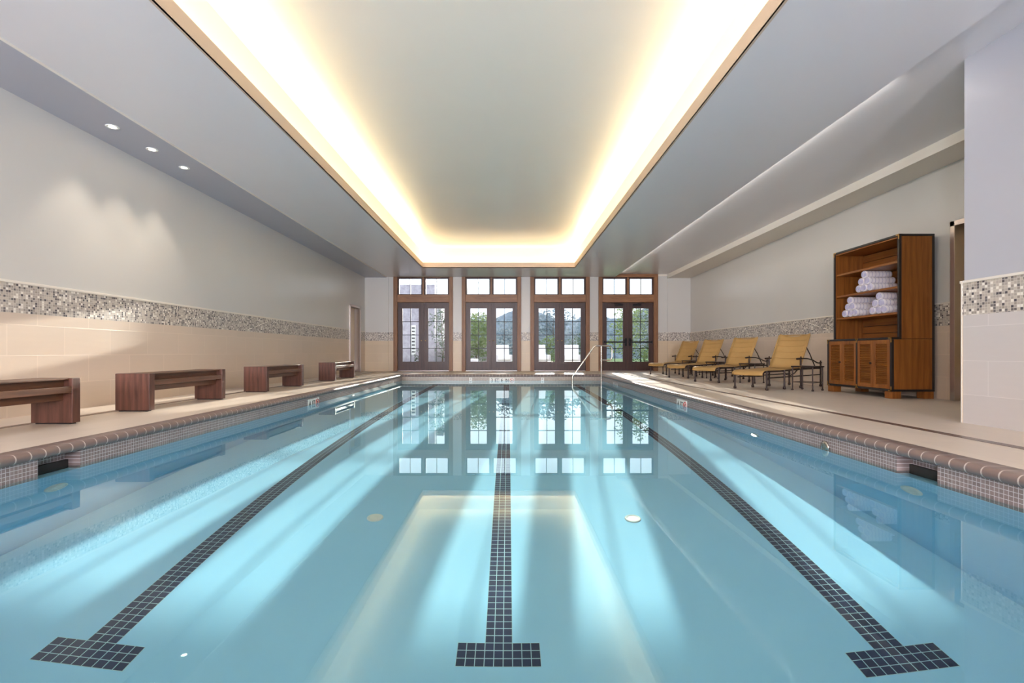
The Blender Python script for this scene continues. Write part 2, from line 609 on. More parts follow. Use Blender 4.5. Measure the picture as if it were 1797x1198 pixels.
def floor_patch(mb, x0, x1, y0, y1, oy, zoff=0.004):
    zs = [zfloor(y) - zfloor(oy) + zoff for y in (y0, y1)]
    a, b = y0 - oy, y1 - oy
    vs = [(x0, a, zs[0]), (x1, a, zs[0]), (x1, b, zs[1]), (x0, b, zs[1]),
          (x0, a, zs[0] - .01), (x1, a, zs[0] - .01), (x1, b, zs[1] - .01), (x0, b, zs[1] - .01)]
    mb.add(vs, [(0, 1, 2, 3), (7, 6, 5, 4), (0, 4, 5, 1), (1, 5, 6, 2), (2, 6, 7, 3), (3, 7, 4, 0)])


for xc, y0, side in lane_spec:
    mb = MB()
    floor_patch(mb, -4.5 * P, 4.5 * P, y0, y0 + 3 * P, y0)
    floor_patch(mb, -1.5 * P, 1.5 * P, y0 + 3 * P, 13.3, y0)
    floor_patch(mb, -4.5 * P, 4.5 * P, 13.3, 13.3 + 3 * P, y0)
    o = mb.build('lane_marking', M['lane'], None, loc=(xc, y0, zfloor(y0)))
    tag(o, {'left': 'dark blue tiled lane line on the pool floor, nearest the bench side',
            'centre': 'dark blue tiled lane line down the middle of the pool floor',
            'right': 'dark blue tiled lane line on the pool floor, nearest the lounger side'}[side],
        'lane line', 'lane lines inlaid in the pool floor')
    receivers.append(o)

# coping: bullnose bricks, one mesh per side, light grout core between them


def coping(name, p0, p1, inward, width=0.15, over=0.035, pitch=0.098):
    """p0->p1 runs along the pool wall line; inward = unit vector towards the water"""
    p0 = Vector(p0); p1 = Vector(p1); d = (p1 - p0); L = d.length; d.normalize(); inn = Vector(inward)
    r = 0.034
    prof = [(-width + over, -0.066), (-width + over, 0.004)]
    c = (over - r, 0.004 - r)
    for k in range(9):
        a = math.radians(90 - 180 * k / 8)
        prof.append((c[0] + r * math.cos(a), c[1] + r * math.sin(a)))

    def sweep(mb, a, b, sc=1.0):
        vs = []
        for t_ in (a, b):
            for (h, z) in prof:
                hh = h - (1 - sc) * 0.03 if h > 0 else h
                zz = z - (1 - sc) * 0.03 if z > -0.03 else z
                q = p0 + d * t_ + inn * hh
                vs.append((q.x, q.y, zz))
        n = len(prof)
        fs = [(i, (i + 1) % n, n + (i + 1) % n, n + i) for i in range(n)]
        mb.add(vs, fs, True)
        mb.add(vs[:n], [tuple(range(n))[::-1]]); mb.add(vs[n:], [tuple(range(n))])
    mb = MB()
    k = 0
    nb = int(L / pitch)
    pt = L / nb
    for k in range(nb):
        sweep(mb, k * pt + 0.0045, (k + 1) * pt - 0.0045)
    cop = struct(mb.build(name, M['coping']))
    g = MB(); sweep(g, 0, L, 0.985)
    struct(g.build('grout', M['grout'], cop))
    return cop


coping('trim_1', (XL, YN, 0), (XL, YFb, 0), (1, 0, 0))
coping('trim_2', (XR_P, YFb, 0), (XR_P, YN, 0), (-1, 0, 0))
coping('trim_3', (XL - .115, YFb, 0), (XR_P + .115, YFb, 0), (0, -1, 0))
coping('trim_4', (XR_P + .115, YN, 0), (XL - .115, YN, 0), (0, 1, 0))

# deck
XRW = lambda y: 5.92 + (y - 6.45) * 0.0279
mb = MB()
mb.box(XW - .3, XL - .115, YF - .3, YB + .4, -0.12, 0)
mb.box(XR_P + .115, 6.9, YF - .3, YB + .4, -0.12, 0)
mb.box(XL - .115, XR_P + .115, YFb + .115, YB + .4, -0.12, 0)
mb.box(XL - .115, XR_P + .115, YF - .3, YN - .115, -0.12, 0)
deck = struct(mb.build('floor', M['floor']))
mb = MB().box(3.39, 3.475, YF, 15.6, -0.01, 0.0025)
tag(mb.build('drain_channel', M['drain']), 'dark mosaic drain strip running along the deck between pool and loungers', 'drain')
mb = MB().box(-4.33, -4.25, YF, 15.6, -0.01, 0.0025)
tag(mb.build('drain_channel', M['drain']), 'dark mosaic drain strip running under the walnut benches', 'drain')

# ------------------------------------------------------------------ side walls
B0, B1, B2 = 1.03, 1.32, 1.348
HT = 4.1


def dado_y(w, x, out, y0, y1, b0, b1, b2, tile, skip=()):
    """tile wainscot, mosaic band and cap on a wall parallel to y; out = +1 if the room is at +x"""
    segs = []
    a = y0
    for s0, s1 in skip:
        segs.append((a, s0)); a = s1
    segs.append((a, y1))
    A, Bm, C = MB(), MB(), MB()
    for a, b in segs:
        A.box(x, x + out * .012, a, b, 0, b0); Bm.box(x, x + out * .012, a, b, b0, b1)
        C.box(x, x + out * .022, a, b, b1, b2)
    struct(A.build('tile_wainscot', tile, w)); struct(Bm.build('mosaic_band', M['mos_y'], w))
    struct(C.build('cap_moulding', M['trim'], w, bevel=0.006))


LD = (14.84, 15.92, 2.12)     # left door
mb = MB()
mb.box(XW - .25, XW, YF, LD[0], 0, HT); mb.box(XW - .25, XW, LD[1], YB + .3, 0, HT)
mb.box(XW - .25, XW, LD[0], LD[1], LD[2], HT)
wl = struct(mb.build('wall_left', M['wall']))
dado_y(wl, XW, 1, YF, YB, B0, B1, B2, M['tile_y'], [(LD[0], LD[1])])


def side_door(n, x, out, y0, y1, h):
    e = struct(empty('door_%d' % n, (x, (y0 + y1) / 2, 0)))
    yc = (y0 + y1) / 2
    w = (y1 - y0) / 2
    fr = MB()
    d = -out * 0.22
    for s in (-1, 1):
        fr.box(d, out * .03, s * w, s * (w - .035), 0, h)
        fr.box(out * .012, out * .032, s * (w + .012), s * (w - .055), 0, h + .012)
    fr.box(d, out * .03, -w, w, h, h - .035)
    fr.box(out * .012, out * .032, -w - .012, w + .012, h - .055, h + .012)
    fr.build('frame', M['steel_door'], e, bevel=0.003)
    lf = MB().box(d, d + out * .045, -w + .035, w - .035, 0.012, h - .035).build('door_leaf', M['door_leaf'], e, bevel=0.002)
    hd = MB().tube([(d + out * .045, -w + .13, 1.02), (d + out * .10, -w + .13, 1.02), (d + out * .10, -w + .25, 1.02)], 0.009)
    hd.build('handle', M['chrome'], lf)
    MB().box(d - out * .06, d, -w - .05, w + .05, 0, h + .05).build('back_panel', M['dark'], e)
    MB().box(d + out * .045, d + out * .05, -w + .05, w - .05, .03, .28).build('kick_plate', M['steel_door'], lf)
    return e


side_door(5, XW, 1, LD[0], LD[1], LD[2])

# right wall (behind cabinet and loungers)
RDY = (5.30, 6.42, 2.36)
mb = MB()


def rw(mb, y0, y1, z0, z1, o0=0.0, o1=0.25):
    mb.plan([(XRW(y0) + o0, y0), (XRW(y0) + o1, y0), (XRW(y1) + o1, y1), (XRW(y1) + o0, y1)], z0, z1)


rw(mb, RDY[1], YB + .3, 0, HT); rw(mb, 4.0, RDY[0], 0, HT); rw(mb, RDY[0], RDY[1], RDY[2], HT)
wr = struct(mb.build('wall_right', M['wall']))
mb = MB(); rw(mb, RDY[1] + .02, YB, 0, 1.0, -.012, .0); struct(mb.build('tile_wainscot', M['tile_y'], wr))
mb = MB(); rw(mb, RDY[1] + .02, YB, 1.0, 1.295, -.012, .0); struct(mb.build('mosaic_band', M['mos_y'], wr))
mb = MB(); rw(mb, RDY[1] + .02, YB, 1.295, 1.32, -.022, .0); struct(mb.build('cap_moulding', M['trim'], wr, bevel=0.006))
side_door(6, XRW(5.9), -1, RDY[0], RDY[1], RDY[2])

# pillar wall close to the camera on the right
PX, PY = 4.15, 4.40
mb = MB().box(PX, 6.2, YF, PY, 0, HT)
wp = struct(mb.build('wall_pillar', M['wall_cool']))
dado_y(wp, PX, -1, YF, PY, 0.975, 1.265, 1.29, M['tile_p'])
mb = MB().box(PX - .012, 6.0, PY, PY + .012, 0, .975); struct(mb.build('tile_wainscot', M['tile_x'], wp))
mb = MB().box(PX - .012, 6.0, PY, PY + .012, .975, 1.265); struct(mb.build('mosaic_band', M['mos_x'], wp))
mb = MB().box(PX - .022, 6.0, PY, PY + .022, 1.265, 1.29); struct(mb.build('cap_moulding', M['trim'], wp))
# slim edge bead at the tile corner
MB().box(PX - .016, PX - .008, PY + .008, PY + .018, 0, 1.27).build('corner_bead', M['trim'], wp)

# ------------------------------------------------------------------ window wall with four glazed door sets
UC = [-2.9, -0.575, 1.76, 4.085]
OW = 1.0            # half width to outer casing
mb = MB(); tb = MB(); bb = MB(); cb = MB()
edges = [XW - .25] + [v for c in UC for v in (c - OW + .03, c + OW - .03)] + [6.5]
for i in range(0, len(edges), 2):
    a, b = edges[i], edges[i + 1]
    mb.box(a, b, YB, YB + .3, 0, HT)
    tb.box(a, b, YB - .012, YB, 0, B0); bb.box(a, b, YB - .012, YB, B0, B1)
    # shallow corner offsets beside the door sets
mb.box(edges[1], edges[-2], YB, YB + .3, 3.24, HT)
wb = struct(mb.build('wall_back', M['wall']))
struct(tb.build('tile_wainscot', M['tile_x'], wb)); struct(bb.build('mosaic_band', M['mos_x'], wb))
# raised field between the corner offsets
mb = MB(); m2 = MB(); m3 = MB()
for a, b in ((XW, -4.08), (5.42, 6.3)):
    mb.box(a, b, YB - .045, YB, B1, 3.4); m2.box(a, b, YB - .055, YB - .012, 0, B0); m3.box(a, b, YB - .055, YB - .012, B0, B1)
struct(mb.build('pilaster', M['wall'], wb)); struct(m2.build('pilaster_tile', M['tile_x'], wb)); struct(m3.build('pilaster_mosaic', M['mos_x'], wb))


def door_set(n, cx, panic=False, top=3.20):
    e = struct(empty('door_%d' % n, (cx, YB, 0)))
    iw = 0.89
    # casing: outer flat + inner bead
    for s in (-1, 1):
        c_ = MB().box(s * iw, s * OW, -.045, .16, 0, top)
        c_.box(s * (OW - .03), s * (OW + .012), -.06, .0, 0, top)
        c_.box(s * (iw - .012), s * (iw + .018), -.03, .16, 0, top)
        c_.build('casing', M['casing'], e, bevel=0.004)
    h = MB().box(-iw + .012, iw - .012, -.035, .15, 2.345, 2.605).build('header', M['casing_x'], e, bevel=0.004)
    hc = MB().box(-OW - .012, OW + .012, -.055, .16, top, top + .10).build('head_casing', M['casing_x'], e, bevel=0.004)
    # transom: two sashes with one muntin each
    for s in (-1, 1):
        x0, x1 = sorted((s * .03, s * (iw - .012)))
        z0, z1 = 2.605, top
        f = MB(); w = .05
        f.box(x0, x1, .04, .10, z0, z0 + w * .5); f.box(x0, x1, .04, .10, z1 - w, z1)
        f.box(x0, x0 + w, .04, .10, z0 + w * .5, z1 - w); f.box(x1 - w, x1, .04, .10, z0 + w * .5, z1 - w)
        so = f.build('transom_sash', M['door'], e, bevel=0.003)
        xm = (x0 + x1) / 2
        MB().box(xm - .010, xm + .010, .055, .085, z0 + w * .5, z1 - w).build('muntin', M['iron'], so)
        MB().box(x0 + w, x1 - w, .068, .074, z0 + w * .5, z1 - w).build('glass', M['glass'], so)
    MB().box(-.03, .03, -.01, .12, 2.605, top).build('mullion', M['casing'], e, bevel=0.003)
    for s in (-1, 1):
        x0, x1 = sorted((s * .004, s * (iw - .014)))
        gx0, gx1 = (x0 + x1) / 2 - .278 - s * .0, (x0 + x1) / 2 + .278
        gz0, gz1 = 0.32, 2.145
        f = MB()
        f.box(x0, gx0, .05, .095, .015, 2.342); f.box(gx1, x1, .05, .095, .015, 2.342)
        f.box(gx0, gx1, .05, .095, .015, gz0); f.box(gx0, gx1, .05, .095, gz1, 2.342)
        # sticking bead round the glass
        for (a, b, c_, d_) in ((gx0 - .012, gx0, gz0 - .012, gz1 + .012), (gx1, gx1 + .012, gz0 - .012, gz1 + .012)):
            f.box(a, b, .042, .05, c_, d_)
        f.box(gx0, gx1, .042, .05, gz0 - .012, gz0); f.box(gx0, gx1, .042, .05, gz1, gz1 + .012)
        lf = f.build('door_leaf', M['door'], e)
        mu = MB(); xm = (gx0 + gx1) / 2
        mu.box(xm - .011, xm + .011, .05, .09, gz0, gz1)
        for k in (1, 2, 3):
            z = gz0 + (gz1 - gz0) * k / 4
            mu.box(gx0, gx1, .052, .088, z - .012, z + .012)
        mu.build('muntin', M['iron'], lf)
        MB().box(gx0, gx1, .067, .073, gz0, gz1).build('glass', M['glass'], lf)
        hx = s * .07
        if panic:
            pb = MB().box(x0 + .06, x1 - .06, -.015, .025, .965, 1.015)
            pb.box(x0 + .05, x0 + .09, -.02, .05, .95, 1.03); pb.box(x1 - .09, x1 - .05, -.02, .05, .95, 1.03)
            pb.build('panic_bar', M['iron'], lf, bevel=.004)
            hh = MB().box(hx - .035, hx + .035, .02, .05, .86, 1.12)
            hh.tube([(hx, .02, 1.06), (hx, -.04, 1.06), (hx + s * .1, -.04, 1.06)], .011)
            hh.build('handle', M['iron'], lf)
            cl = MB().box(hx + s * .1, hx + s * .38, -.01, .05, 2.23, 2.29)
            cl.tube([(hx + s * .15, -.0, 2.29), (hx + s * .5, -.06, 2.32)], .008)
            cl.build('door_closer', M['iron'], lf)
        else:
            hh = MB().lathe([(.001, -.005), (.016, -.005), (.02, .01), (.012, .022), (.012, .05)], (hx, 0, 1.04), 14, 'y')
            hh.build('knob', M['brass'], lf)
    MB().box(-.02, .02, .035, .10, .015, 2.342).build('astragal', M['door'], e, bevel=.003)
    MB().box(-.87, .87, .04, .17, 0, .014).build('threshold', M['steel_door'], e)
    return e


for i, cx in enumerate(UC):
    door_set(i + 1, cx, panic=(i == 3))

# wall behind the camera with added, unseen windows
mb = MB()
xs = [XW - .25]
for cx, w in ADDED_WIN: xs += [cx - w / 2, cx + w / 2]
xs.append(6.5)
for i in range(0, len(xs), 2):
    mb.box(xs[i], xs[i + 1], YF - .3, YF, 0, HT)
for cx, w in ADDED_WIN:
    mb.box(cx - w / 2, cx + w / 2, YF - .3, YF, 0, .6); mb.box(cx - w / 2, cx + w / 2, YF - .3, YF, 2.9, HT)
wf = struct(mb.build('wall_front', M['wall']))
for i, (cx, w) in enumerate(ADDED_WIN):
    e = struct(empty('window_%d' % (i + 1), (cx, YF - .12, 0)))  # unseen window added for its fill light
    f = MB()
    f.box(-w / 2, -w / 2 + .07, -.03, .03, .6, 2.9); f.box(w / 2 - .07, w / 2, -.03, .03, .6, 2.9)
    f.box(-w / 2 + .07, w / 2 - .07, -.03, .03, .6, .67); f.box(-w / 2 + .07, w / 2 - .07, -.03, .03, 2.83, 2.9)
    f.box(-.02, .02, -.03, .03, .67, 2.83)
    f.build('window_frame', M['door'], e)
    MB().box(-w / 2 + .07, w / 2 - .07, -.003, .003, .67, 2.83).build('glass', M['glass'], e)

# ------------------------------------------------------------------ ceiling
CX0, CX1, CY0, CY1 = -2.602, 2.02, -3.6, 14.72
GAP = 0.135
LT = 0.02
sxl, sxr = -4.14, 3.64
mb = MB()
TH = .05
mb.box(sxl, CX0 - GAP, YF, YB, SOFF, SOFF + TH); mb.box(CX1 + GAP, sxr, YF, YB, SOFF, SOFF + TH)
mb.box(CX0 - GAP, CX1 + GAP, CY1 + GAP, YB, SOFF, SOFF + TH); mb.box(CX0 - GAP, CX1 + GAP, YF, CY0 - GAP, SOFF, SOFF + TH)
# trough bottoms
for a in ((CX0 - GAP, CX0, CY0 - GAP, CY1 + GAP), (CX1, CX1 + GAP, CY0 - GAP, CY1 + GAP),
          (CX0, CX1, CY1, CY1 + GAP), (CX0, CX1, CY0 - GAP, CY0)):
    mb.box(*a, SOFF, SOFF + .02)
# soffit side face above the right recess
mb.box(sxr - .05, sxr, YF, YB, SOFF + TH, HT)
soffit = struct(mb.build('ceiling_soffit', M['ceil']))
lp = MB(); z1 = SOFF + .165
lp.box(CX0 - LT, CX0, CY0, CY1, SOFF - .001, z1); lp.box(CX1, CX1 + LT, CY0, CY1, SOFF - .001, z1)
lp.box(CX0 - LT, CX1 + LT, CY1, CY1 + LT, SOFF - .001, z1); lp.box(CX0 - LT, CX1 + LT, CY0 - LT, CY0, SOFF - .001, z1)
struct(lp.build('cove_lip', M['lip'], soffit))
cv = MB(); T = COVE_TOP
x0, x1, y0, y1 = CX0 - GAP, CX1 + GAP, CY0 - GAP, CY1 + GAP
cv.box(x0 - .05, x0, y0, y1, SOFF + .02, T); cv.box(x1, x1 + .05, y0, y1, SOFF + .02, T)
cv.box(x0 - .05, x1 + .05, y1, y1 + .05, SOFF + .02, T); cv.box(x0 - .05, x1 + .05, y0 - .05, y0, SOFF + .02, T)
cv.box(x0 - .05, x1 + .05, y0 - .05, y1 + .05, T, T + .05)
struct(cv.build('ceiling_cove', M['cove']))
# LED strips lying in the trough
for nm, b in (('left', (CX0 - .085, CX0 - .055, CY0, CY1)), ('right', (CX1 + .055, CX1 + .085, CY0, CY1)), ('far', (CX0, CX1, CY1 + .055, CY1 + .085))):
    o = MB().box(b[0], b[1], b[2], b[3], SOFF + .02, SOFF + .032).build('cove_light', M['led'])
    tag(o, {'left': 'warm light strip hidden in the ceiling cove on the bench side',
            'right': 'warm light strip hidden in the ceiling cove on the lounger side',
            'far': 'warm light strip hidden in the ceiling cove end above the glazed doors'}[nm], 'cove light', 'cove light strips')
# left band (slightly lower) with downlights
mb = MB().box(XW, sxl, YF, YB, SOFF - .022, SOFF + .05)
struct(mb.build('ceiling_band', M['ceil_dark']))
MB().box(sxl, sxl + .006, YF, YB - .01, SOFF - .022, SOFF).build('trim_5', M['trim'])['kind'] = 'structure'
# right recess and bulkhead
RZ = 3.30
mb = MB().box(sxr, 6.6, YF, YB, RZ, RZ + .05)
struct(mb.build('ceiling_recess', M['ceil']))
mb = MB(); mb.plan([(5.42, PY - .3), (6.5, PY - .3), (6.5, YB), (5.42, YB)], 3.165, RZ)
struct(mb.build('ceiling_bulkhead', M['trim']))
mb = MB().box(sxr, 5.42, YB - .03, YB, 3.235, RZ); struct(mb.build('trim_6', M['trim']))
struct(MB().box(sxr, sxr + .012, 4.6, 16.2, 3.23, RZ).build('added_lamp_trim', M['white']))  # added strip beside the fill lamp, out of view
# roof over everything
mb = MB().box(XW - .3, 6.9, YF - .3, YB + .4, HT, HT + .1); struct(mb.build('ceiling_slab', M['ceil']))

for k, y in enumerate(LAMP_Y):
    e = empty('downlight', (-4.47, y, SOFF - .022))
    tag(e, ['recessed ceiling downlight over the benches, the one nearest the viewer',
            'recessed ceiling downlight over the benches, the middle of the three',
            'recessed ceiling downlight over the benches, the one farthest back'][k], 'downlight', 'downlights above the benches')
    MB().lathe([(.038, .0), (.038, -.004), (.060, -.006), (.066, -.001), (.066, .001)], n=28).build('trim_ring', M['white'], e)
    MB().lathe([(.0005, -.002), (.036, -.002), (.036, .0005)], n=24).build('lens', M['lamp'], e)

# ------------------------------------------------------------------ benches
BX0, BX1 = -4.245, -3.875


def make_bench(L):
    e = empty('bench')
    w = BX1 - BX0
    for a, b in ((0, .082), (L - .082, L)):
        p = MB().box(0, w, a, b, 0.012, .41).build('end_panel', M['walnut'], e, bevel=.004)
        MB().box(.03, w - .03, a + .012, b - .012, 0, .012).build('foot_pad', M['black'], p)
    MB().box(.004, w - .03, .082, L - .082, .396, .409).build('seat_top', M['walnut_y'], e, bevel=.003)
    MB().box(.05, w - .075, .082, L - .082, .338, .396).build('recessed_fascia', M['walnut_y'], e)
    MB().box(.004, w - .004, .082, L - .082, .282, .338).build('seat_rail', M['walnut_y'], e, bevel=.003)
    MB().box(.06, w - .08, .082, L - .082, .215, .282).build('under_beam', M['walnut_y'], e, bevel=.003)
    return e


proto = make_bench(1.405)
bl = ['low walnut bench against the tile wall, cut off by the left edge of the photo',
      'low walnut bench with flame grain end panel, second from the near end of the wall',
      'low walnut bench by the tile wall, third from the near end',
      'low walnut bench farthest back, beside the steel framed side door']
for k, y in enumerate((2.975, 5.22, 7.755, 10.82)):
    o = proto if k == 0 else copy_tree(proto)
    o.location = (BX0, y, 0)
    tag(o, bl[k], 'bench', 'walnut benches along the left wall')

# ------------------------------------------------------------------ loungers
# local frame: x = from foot end to head end, y = across; near edge y=-W/2


def make_lounger():
    e = empty('chaise_lounge')
    W2 = .275
    zt = .345
    # sling: foot curl, flat seat, raised back with a slight sag across the width
    prof = [(-.03, .262), (-.025, .292), (.0, .318), (.06, .335), (.16, .338), (.30, .335), (.45, .338), (.7, .345), (.95, .352), (1.10, .362)]
    hinge = (1.14, .368); ang = math.radians(60)
    back = [(hinge[0] + t_ * math.cos(ang), hinge[1] + t_ * math.sin(ang)) for t_ in (0, .1, .2, .35, .5, .62, .70, .73)]
    back[-1] = (back[-1][0] + .015, back[-1][1] - .006)

    def sling(pts, nm, sag, sagdir):
        mb = MB(); n = 9; vs = []; vs2 = []
        for i, (x, z) in enumerate(pts):
            for k in range(n):
                u = -1 + 2 * k / (n - 1)
                s_ = sag * (1 - u * u)
                drop = .05 * (1 - u * u) * (i / (len(pts) - 1)) ** 3 if sagdir[0] else 0
                vs.append((x + sagdir[0] * s_ - drop * math.cos(ang), u * W2, z + sagdir[1] * s_ - drop * math.sin(ang)))
        vs2 = [(a - sagdir[0] * -.012, b, c - .012) if sagdir[0] == 0 else (a + .012 * math.sin(ang), b, c - .012 * math.cos(ang)) for a, b, c in vs]
        N = len(vs); fs = []
        for i in range(len(pts) - 1):
            for k in range(n - 1):
                a = i * n + k
                fs.append((a, a + n, a + n + 1, a + 1)); fs.append((N + a, N + a + 1, N + a + n + 1, N + a + n))
        m_ = len(pts)
        for i in range(m_ - 1):
            a = i * n; fs.append((a, N + a, N + a + n, a + n))
            b = i * n + n - 1; fs.append((b, b + n, N + b + n, N + b))
        for k in range(n - 1):
            fs.append((k, k + 1, N + k + 1, N + k)); a = (m_ - 1) * n + k; fs.append((a, N + a, N + a + 1, a + 1))
        mb.add(vs + vs2, fs, True)
        return mb.build(nm, M['sling'], e)
    sling(prof, 'seat_sling', .008, (0, -1))
    bs = sling(back, 'back_sling', .025, (math.sin(ang), -math.cos(ang)))
    for k in (.2, .33, .46, .58):
        a = (hinge[0] + k * math.cos(ang), hinge[1] + k * math.sin(ang))
        pts = [(a[0] - .004 + math.sin(ang) * .025 * (1 - u * u), u * W2 * .96, a[1] + .002 - math.cos(ang) * .025 * (1 - u * u)) for u in [-1 + i / 4 for i in range(9)]]
        MB().tube(pts, .004, 5).build('seam', M['sling'], bs)
    fr = MB()
    for s in (-1, 1):
        y = s * (W2 - .005)
        fr.tube([(-.01, y, .27), (.02, y, .305), (.12, y, .318), (.5, y, .318), (1.1, y, .34), (1.86, y, .345)], .016, 8)
        fr.tube([(.14, y, .205), (1.0, y, .215), (1.86, y, .225)], .010, 8)
    for x, z in ((.02, .30), (.62, .315), (1.12, .335), (1.86, .345)):
        fr.tube([(x, -W2, z), (x, W2, z)], .012, 8)
    # decorative curved brace under the seat
    for s in (-1, 1):
        y = s * (W2 - .005)
        fr.tube([(.62, y, .31), (.72, y, .25), (.85, y, .235), (.98, y, .27), (1.08, y, .33)], .009, 6)
    fr.build('frame', M['bronze'], e)
    bf = MB()
    for s in (-1, 1):
        y = s * (W2 + .004)
        bf.tube([(hinge[0], y, hinge[1] - .02), (back[-2][0] + .005, y, back[-2][1] - .01)], .013, 8)
    bf.tube([(back[-2][0] + .012, -W2, back[-2][1] - .012), (back[-2][0] + .012, W2, back[-2][1] - .012)], .011, 8)
    bf.build('back_frame', M['sling'], e)
    for s in (-1, 1):
        y = s * (W2 + .012)
        a = (hinge[0] + .42 * math.cos(ang), hinge[1] + .42 * math.sin(ang))
        MB().tube([(a[0], y, a[1]), (a[0] + .12, y, a[1] - .12), (1.66, y, .37)], .010, 6).build('back_brace', M['bronze'], e)
    for x, top in ((.08, .318), (.62, .33), (1.16, .52), (1.86, .44)):
        for s in (-1, 1):
            y = s * (W2 + .012)
            ll = MB().tube([(x, y, .05), (x, y, top)], .015, 10)
            ll.lathe([(.012, .0), (.022, .004), (.026, .02), (.022, .036), (.016, .05), (.015, .06)], (x, y, 0), 14)
            if top > .4:
                ll.lathe([(.015, 0), (.023, .006), (.023, .016), (.008, .026), (.014, .036), (.006, .048)], (x, y, top), 12)
            ll.build('leg', M['bronze'], e)
    for s in (-1, 1):
        y = s * (W2 + .012)
        ar = MB().tube([(1.10, y, .525), (1.22, y, .530), (1.40, y, .525), (1.58, y, .495), (1.72, y, .45), (1.86, y, .435)], .012, 8)
        ar.tube([(1.03, y, .522), (1.12, y, .527)], .017, 8)
        ar.build('armrest', M['bronze'], e)
    return e


def make_side_table():
    e = empty('side_table')
    h = .18
    MB().box(-h, h, -h, h, .388, .412).build('table_top', M['bronze'], e, bevel=.004)
    for sx in (-1, 1):
        for sy in (-1, 1):
            l_ = MB().tube([(sx * .16, sy * .16, .03), (sx * .16, sy * .16, .388)], .010, 8)
            l_.lathe([(.010, 0), (.018, .004), (.018, .018), (.010, .03)], (sx * .16, sy * .16, 0), 10)
            l_.build('leg', M['bronze'], e)
    st_ = MB()
    for sy in (-1, 1): st_.tube([(-.16, sy * .16, .14), (.16, sy * .16, .14)], .006, 6)
    for sx in (-1, 1): st_.tube([(sx * .16, -.16, .14), (sx * .16, .16, .14)], .006, 6)
    st_.build('stretcher', M['bronze'], e)
    return e


LA = math.radians(32)
cl0 = make_lounger(); tb0 = make_side_table()
dx = Vector((math.cos(LA), math.sin(LA))); dy = Vector((-math.sin(LA), math.cos(LA)))
near_legs = [(4.33, 8.10), (4.38, 10.06), (4.39, 11.8), (4.43, 13.55)]
ll_ = ['ochre sling chaise lounge nearest the towel cabinet, back raised',
       'ochre sling chaise lounge, second from the towel cabinet, back raised',
       'ochre sling chaise lounge, third from the towel cabinet, back raised',
       'ochre sling chaise lounge farthest back, beside the glazed door with push bars']
tl_ = ['small square dark metal side table beside the chaise nearest the towel cabinet',
       'small square dark metal side table between the first and second chaises from the cabinet',
       'small square dark metal side table between the second and third chaises from the cabinet',
       'small square dark metal side table beside the farthest chaise lounge']
for k, (x, y) in enumerate(near_legs):
    o = cl0 if k == 0 else copy_tree(cl0)
    c = Vector((x, y)) - dx * .08 + dy * .287
    o.location = (c.x, c.y, 0); o.rotation_euler = (0, 0, LA)
    tag(o, ll_[k], 'chaise lounge', 'ochre chaise lounges along the right wall')
    tt = tb0 if k == 0 else copy_tree(tb0)
    q = Vector((x, y)) + dx * .62 - dy * .34
    tt.location = (q.x, q.y, 0); tt.rotation_euler = (0, 0, LA)
    tag(tt, tl_[k], 'side table', 'side tables beside the chaise lounges')

# ------------------------------------------------------------------ towel cabinet
CX, CY_0, CY_1 = 5.27, 6.65, 7.98
XU, XBk = 5.375, 5.86
cab = empty('towel_cabinet', (0, 0, 0))
cab.location = (XBk, CY_0, 0)
tag(cab, 'tall honey wood cabinet with open shelves, louvred doors and black edging', 'cabinet')
A = lambda x: x - XBk
Bq = lambda y: y - CY_0
LY = CY_1 - CY_0
zl0, zl1, zu = .10, .83, 2.27
e_ = .022


def cpart(name, mat, boxes, bevel=.002, parent=cab):
    mb = MB()
    for b in boxes: mb.box(*b)
    return mb.build(name, mat, parent, bevel=bevel)


cpart('side_panel', M['teak'], [(A(CX) + .012, -.008, 0, .03, zl0 + .02, zl1 - .01), (A(XU) + .012, -.008, 0, .03, zl1, zu - .02)])
cpart('side_panel', M['teak'], [(A(CX) + .012, -.008, LY - .03, LY, zl0 + .02, zl1 - .01), (A(XU) + .012, -.008, LY - .03, LY, zl1, zu - .02)])
cpart('lower_top', M['teak_y'], [(A(CX) + .012, -.008, .03, LY - .03, zl1 - .03, zl1 - .005)])
cpart('top_panel', M['teak_y'], [(A(XU) + .012, -.008, .03, LY - .03, zu - .05, zu - .022)])
cpart('bottom_panel', M['teak_y'], [(A(CX) + .02, -.008, .03, LY - .03, zl0 + .01, zl0 + .035)])
nb_ = 12
cpart('back_panel', M['teak_y'], [(-.03, -.008, .03, LY - .03, zl1 - .004 + i * (zu - zl1 - .05) / nb_ + .004, zl1 - .004 + (i + 1) * (zu - zl1 - .05) / nb_ - .004) for i in range(nb_)], .003)
cpart('back_board', M['black'], [(-.007, -.001, .01, LY - .01, zl0 + .02, zu - .02)], 0)
for z in (1.20, 1.56, 1.91):
    cpart('shelf', M['teak_y'], [(A(XU) + .02, -.031, .031, LY - .031, z - .03, z)])
# black edging
ed = []
zt_ = zu
for y0_, y1_ in ((-.006, .028), (LY - .028, LY + .006)):
    ed.append((A(XU) - .004, A(XU) + .03, y0_, y1_, zl1 + .018, zt_ - .03))
    ed.append((A(CX) - .004, A(CX) + .03, y0_, y1_, zl0 + .03, zl1 - .012))
    ed.append((-.032, .0, y0_, y1_, zl0 + .03, zt_ - .03))
ed += [(A(XU) - .004, .0, -.006, LY + .006, zt_ - .03, zt_), (A(CX) - .004, A(XU) + .03, -.006, LY + .006, zl1 - .012, zl1 + .018),
       (A(CX) - .004, 0, -.006, LY + .006, zl0, zl0 + .03), (A(CX) - .004, A(CX) + .02, LY / 2 - .014, LY / 2 + .014, zl0 + .03, zl1 - .012)]
cpart('edging', M['black'], ed, .003)
